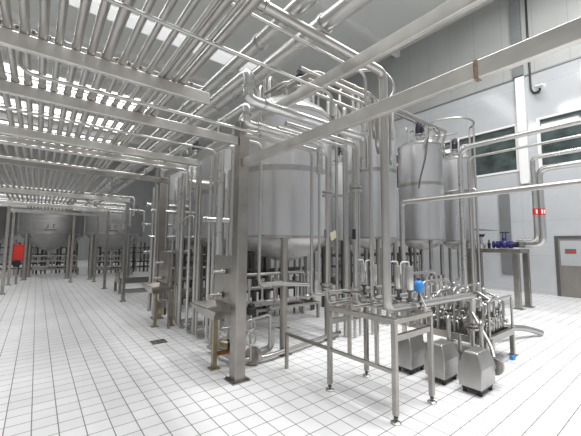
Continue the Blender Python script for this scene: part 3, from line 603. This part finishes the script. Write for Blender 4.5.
for i, (x, y, r) in enumerate(((2.3, 8.3, .03), (2.35, 8.8, .045), (2.65, 9.5, .035), (2.8, 10.2, .03), (3.15, 11.2, .05), (3.5, 12.2, .04), (3.85, 13.4, .05), (2.9, 8.2, .04), (2.95, 9.0, .035), (3.0, 6.1, .04), (2.95, 5.75, .03))):
    pipe('vertical_pipe', 'vertical pipe in the thicket behind the far drip sink, %s counting away from it' % ordn[i], [(x, y, .02), (x, y, 3.2)], r, PIPE if i % 2 else CLAD, group='vertical pipes behind the far sink', clamps=[((x, y, 1.4 + .2 * (i % 5)), 'z')])
d = obj('horizontal_drum', lathe(NB(), [(.01, 0), (.09, .01), (.12, .03), (.12, .6), (.09, .62), (.01, .63)], (0, 0), 24), CLAD, None, 'short horizontal drum with pale round end, high behind the vertical pipes', 'drum')
d.data.transform(Matrix.Rotation(PI / 2, 4, 'Y')); d.location = (2.33, 6.28, 2.93)
ring(d, (ORG[d.name].x + .08, 0, 0), 'x', .125, .02, 'end_band') if False else None
pipe('pipe_stub', 'short bright capped pipe stub pointing left beside the square column', [(2.1, 5.0, 2.12), (2.9, 4.95, 2.12)], .05, CLAD, clamps=[((2.14, 5.0, 2.12), 'x')])
pipe('thin_line', 'thin bent line between the vertical pipes near the far column', [(2.25, 6.9, 2.05), (2.25, 6.0, 2.25), (2.25, 5.75, 2.25), (2.25, 5.75, 1.95)], .014, PIPE, .08)
pipe('bent_pipe', 'slim bent pipe hanging in front of the largest tank, beside the square column', [(2.2, 3.84, 3.17), (2.47, 3.84, 3.17), (2.47, 3.84, 1.15), (2.95, 3.95, 1.15)], .024, PIPE, .1, clamps=[((2.47, 3.84, 2.2), 'z')])
pipe('bent_pipe', 'pipe running low between the legs of the largest tank', [(2.7, 4.0, 1.14), (3.6, 4.0, 1.06), (3.6, 4.6, 1.06)], .028, PIPE, .1)
pipe('kerb_pipe', 'low pipe along the floor at the foot of the largest tank', [(2.25, 4.95, .08), (2.32, 4.1, .08), (2.75, 4.0, .08), (4.6, 4.3, .08)], .035, PIPE, .12)
v = thing('floor_valve', 'round flanged valve lying low on the floor pipe beside the square column', 'valve', (2.5, 4.1, 0))
obj('flange', cyl(NB(), (2.48, 4.02, .13), (2.56, 4.06, .13), .12, 22), FRAME, v)
obj('valve_pipe', tube(NB(), [(2.56, 4.06, .13), (2.95, 4.2, .13), (2.95, 4.2, .4)], .05, .1), PIPE, v)
v = thing('black_valve', 'black headed valve above the looped hoses beside the square column', 'valve', (2.42, 3.95, .7))
b = NB(); cbox(b, (2.42, 3.95, .78), (.12, .1, .1)); cyl(b, (2.42, 3.95, .83), (2.42, 3.95, .88), .05, 14); obj('head', b, BLACK, v, bevel=.01)
obj('stem_pipe', cyl(NB(), (2.42, 3.95, .1), (2.42, 3.95, .73), .018, 10), PIPE, v)
obj('branch_pipe', tube(NB(), [(2.42, 3.95, .66), (2.85, 4.1, .66), (2.85, 4.1, .15)], .02, .06), PIPE, v)
obj('loop_hose', torus(NB(), (2.38, 3.9, .6), .075, .014, 'y', 24), PIPE, None, 'upper round hose loop hanging below the black headed valve', 'hose', 'looped hoses by the column')
obj('loop_hose', torus(NB(), (2.39, 3.9, .42), .09, .014, 'y', 24), PIPE, None, 'lower round hose loop hanging below the black headed valve', 'hose', 'looped hoses by the column')

# ------------------------------------------------------------------ tall pipes between the tanks, and roof pipes
for i, (x, y, r, z1) in enumerate(((4.55, 4.32, .03, 4.6), (4.66, 4.20, .045, 4.5), (4.74, 4.05, .028, 4.9), (4.95, 4.1, .022, 4.4), (5.2, 4.0, .03, 4.8), (5.5, 4.2, .024, 4.6), (4.75, 4.75, .04, 5.0))):
    pipe('tall_pipe', 'tall pipe between the largest tank and narrow tanks, %s from the left' % ordn[(0, 1, 3, 4, 5, 6, 2)[i]], [(x, y, .02), (x, y, z1), (x + .5, y + .3, z1), (x + .5, y + .3, z1 - .3)], r, PIPE, .12,
         group='tall pipes between the tanks', clamps=[((x, y, 2.2 + .1 * i), 'z'), ((x, y, 3.4), 'z')])
for i, (y, z, r, x0, x1, dz) in enumerate(((2.3, 3.5, .02, 2.3, 3.05, -.4), (2.5, 3.62, .028, 2.3, 3.4, -.6), (2.85, 3.75, .02, 2.4, 4.2, -.7), (3.3, 3.9, .026, 2.5, 4.7, -.5))):
    pipe('bridge_pipe', 'high cross pipe beyond the upper beam, %s counting away from the viewer' % ordn[i], [(x0, y + .5, z + .02), (x0, y, z), (x1, y, z), (x1, y, z + dz), (x1 + .3, y + .2, z + dz)], r, FRAME, .1, group='high cross pipes beyond the upper beam', clamps=[((x0 + .4, y, z), 'x'), ((x1 - .2, y, z), 'x')])
pipe('loop_pipe', 'curved hose looping over the thick drop pipe above the beams', [(2.6, 2.25, 3.62), (3.0, 2.1, 3.72), (3.12, 2.02, 3.5), (3.0, 2.08, 3.3)], .016, PIPE, .2)
for i, (x0, y, z, x1) in enumerate(((5.6, 4.4, 5.05, 8.4), (5.7, 4.7, 5.3, 9.6), (5.6, 5.2, 5.55, 10.5), (6.3, 4.2, 4.95, 8.9))):
    pipe('tanktop_pipe', 'pipe running across over the tops of the narrow tanks, %s from the bottom' % ordn[(1, 2, 3, 0)[i]], [(x0, y, z - .8), (x0, y, z), (x1, y, z), (x1, y + .2, z - .5)], .035, PIPE, .12, group='pipes over the narrow tanks', clamps=[((x0 + .6, y, z), 'x'), ((x1 - .5, y, z), 'x')])
for i, (x, y) in enumerate(((6.05, 4.25), (9.85, 4.3))):
    pipe('tall_pipe', 'tall riser pipe standing by the narrow tanks, %s from the left' % ordn[i], [(x, y, .02), (x, y, 4.9 + .1 * i), (x + .4, y + .3, 4.9 + .1 * i)], .032, PIPE, .12, group='riser pipes by the narrow tanks', clamps=[((x, y, 3.2), 'z')])
pipe('slanted_hose', 'dark hose slanting down the front of the middle narrow tank', [(8.66, 4.75, 4.7), (8.5, 4.52, 4.85), (8.42, 4.58, 4.2), (8.38, 4.74, 3.6), (8.40, 4.8, 3.3)], .022, DARK, .1)
for i, (x, y, z) in enumerate(((4.0, 4.5, 4.95), (3.05, 4.5, 4.7), (3.3, 5.2, 4.9))):
    pipe('tanktop_pipe', 'arched pipe over the dome of the largest tank, %s' % ('right of the motor', 'left of the motor', 'behind the motor')[i], [(x, y, 4.25), (x, y, z), (x + .6, y + .4, z), (x + .6, y + .4, 4.3)], .026, PIPE, .12, group='arched pipes over the largest tank')

# ------------------------------------------------------------------ low pipe skids below and behind tanks
def low_skid(label, x0, x1, y, nv):
    t = thing('pipe_skid', label, 'skid', ((x0 + x1) / 2, y, 0), 'low pipe skids under the tanks')
    b = NB(); box(b, x0, x1, y - .3, y - .25, .32, .38); box(b, x0, x1, y + .25, y + .3, .32, .38); box(b, x0, x0 + .05, y - .25, y + .25, .32, .38); box(b, x1 - .05, x1, y - .25, y + .25, .32, .38); obj('frame', b, FRAME, t)
    for x in (x0 + .03, x1 - .03):
        for q in (-.275, .275): obj('leg', box(NB(), x - .03, x + .03, y + q - .025, y + q + .025, 0, .32), FRAME, t)
    for k, z in enumerate((.5, .78, 1.05)): obj('header_pipe', tube(NB(), [(x0 + .1, y - .2 + .18 * k, .38), (x0 + .1, y - .2 + .18 * k, z), (x1 - .1, y - .2 + .18 * k, z), (x1 - .1, y - .2 + .18 * k, .38)], .04, .1), PIPE, t)
    for k in range(nv):
        x = x0 + .3 + (x1 - x0 - .6) * k / max(1, nv - 1)
        b = NB(); sphere(b, (x, y - .2, .5), .07); cyl(b, (x, y - .2, .5), (x, y - .2, 1.0), .025); cyl(b, (x, y - .2, .8), (x, y - .2, 1.0), .05, 12); obj('header_valve', b, CLAD if k % 2 else PIPE, t)
    return t
low_skid('low pipe skid on the floor behind the largest tank legs', 3.2, 5.4, 6.0, 6)
low_skid('low pipe skid under the left hopper tank', -.6, 1.9, 21.6, 6)
low_skid('low pipe skid under the right hopper tank', 2.3, 4.3, 20.0, 5)
low_skid('low pipe skid behind the far drip sink', 2.6, 4.6, 8.72, 5)
low_skid('low pipe skid beneath the narrow tanks', 6.9, 8.4, 4.2, 5)
for i, (x, y, a) in enumerate(((6.0, 7.5, 0), (7.5, 8.0, 0), (9.0, 8.2, 0), (5.0, 11.5, 0))):
    pass
def shade_rack(label, x0, x1, y, n=8):  # added rack of near-black pipes, a dark backdrop where shade should fall
    t = thing('added_dark_header', label, 'pipe rack', ((x0 + x1) / 2, y, 0), 'added dark pipe headers under the tanks')
    for x in (x0, (x0 + x1) / 2, x1): obj('post', box(NB(), x - .04, x + .04, y - .04, y + .04, 0, 1.75), DKP, t)
    rr = random.Random(int(x0 * 100 + y * 10))
    for k in range(4):
        z = (.28, .62, 1.12, 1.5)[k] + rr.uniform(-.1, .1); r = rr.uniform(.03, .06)
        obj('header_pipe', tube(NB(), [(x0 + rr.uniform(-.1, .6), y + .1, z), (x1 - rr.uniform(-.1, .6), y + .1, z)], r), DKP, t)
    m = int((x1 - x0) / .2)
    for k in range(m):
        x = x0 + .1 + k * .2 + rr.uniform(-.06, .06); h = rr.uniform(1.2, 1.95); r = rr.uniform(.025, .06)
        b = NB(); cyl(b, (x, y - .1 + .2 * (k % 3 == 1), .02), (x, y - .1 + .2 * (k % 3 == 1), h), r, 10)
        if k % 2: cyl(b, (x, y - .1, .5 + .1 * (k % 3)), (x, y - .1, .72 + .1 * (k % 3)), r + .03, 12)
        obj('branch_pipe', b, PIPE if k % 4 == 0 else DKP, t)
    return t
for a in (('added dark pipe header behind the legs of the largest tank', 2.9, 5.9, 6.5), ('added dark pipe header behind the narrow tanks', 6.4, 11.6, 6.6), ('added dark pipe header across the hall behind the hopper tanks', -3.4, 1.9, 22.9),
          ('added dark pipe header behind the right hopper tank', 2.4, 7.0, 21.6), ('added dark pipe header in the gap behind the far drip sink', 2.75, 5.6, 9.2), ('added dark pipe header far behind the vertical pipe thicket', 5.0, 9.0, 14.8)): shade_rack(*a)
for i, (x, y, r, h) in enumerate(((2.6, 8.55, .06, 3.6), (2.75, 9.75, .08, 3.6), (3.0, 10.7, .05, 3.4), (3.3, 11.7, .08, 3.8), (3.65, 12.1, .06, 3.4), (4.0, 13.9, .09, 3.9), (4.3, 15.0, .08, 3.9), (4.45, 15.8, .07, 3.6), (4.75, 16.2, .09, 3.9))):
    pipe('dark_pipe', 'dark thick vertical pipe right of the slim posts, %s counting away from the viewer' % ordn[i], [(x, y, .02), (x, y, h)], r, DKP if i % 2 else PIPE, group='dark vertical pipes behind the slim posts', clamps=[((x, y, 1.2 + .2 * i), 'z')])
for i, (z, y, r) in enumerate(((2.55, 8.45, .05), (2.25, 9.3, .04), (1.9, 8.6, .035), (2.75, 8.9, .06), (1.5, 9.0, .04))):
    pipe('side_pipe', 'short horizontal pipe among the thicket behind the far sink, %s from the top' % ordn[(1, 2, 3, 0, 4)[i]], [(2.2, y, z), (3.4, y, z), (3.4, y, z + .5)], r, CLAD, group='horizontal pipes in the thicket')
t = thing('hose_station', 'bright red hose box on a thin post left of the hopper tanks', 'hose box', (-.56, 17.72, 0))
obj('red_box', box(NB(), -.85, -.42, 17.55, 17.85, 1.0, 1.6), RED, t, bevel=.02)
obj('box_top', box(NB(), -.87, -.40, 17.53, 17.87, 1.6, 1.66), RED, t)
obj('post', cyl(NB(), (-.6, 17.72, 0), (-.6, 17.72, 1.0), .04, 12), FRAME, t)
obj('black_reel', cyl(NB(), (-.62, 17.56, .88), (-.62, 17.86, .88), .15, 20), BLACK, t)
t = thing('floor_drain', 'square floor drain in the tiles left of the far drip sink', 'drain', (1.78, 5.97, 0))
b = NB(); x, y = 1.78, 5.97
for a in ((x - .12, x + .12, y - .12, y - .09), (x - .12, x + .12, y + .09, y + .12), (x - .12, x - .09, y - .09, y + .09), (x + .09, x + .12, y - .09, y + .09)): box(b, a[0], a[1], a[2], a[3], 0, .006)
obj('drain_frame', b, DARK, t); obj('drain_cover', box(NB(), x - .085, x + .085, y - .085, y + .085, 0, .007), CLAD, t)

# ------------------------------------------------------------------ light
FILLW = 345
def area(name, loc, size, sy, power, rot=(0, 0, 0), color=(1, 1, 1)):
    l = bpy.data.lights.new(name, 'AREA'); l.shape = 'RECTANGLE'; l.size = size; l.size_y = sy; l.energy = power; l.color = color
    o = bpy.data.objects.new(name, l); COL.objects.link(o); o.location = loc; o.rotation_euler = rot; return o
for x, y in ((1, -.5), (5, -.5), (9, -1), (0, 3.5), (5, 1.5), (10.5, 1.5), (-3, 7), (-4, 14), (-4.5, 21)): area('unseen_fill_light', (x, y, 11.7), 1.2, 4, FILLW * (.75 if y > 6 else 1.1))  # added area lights without fixtures, placed out of view to light the hall
wd = bpy.data.worlds.new('world'); S.world = wd; wd.use_nodes = True
bg = wd.node_tree.nodes['Background']; bg.inputs['Color'].default_value = (.95, .97, 1, 1); bg.inputs['Strength'].default_value = .46
S.view_settings.view_transform = 'Standard'; S.view_settings.look = 'None'; S.view_settings.exposure = 0; S.view_settings.gamma = 1; S.view_settings.use_curve_mapping = False
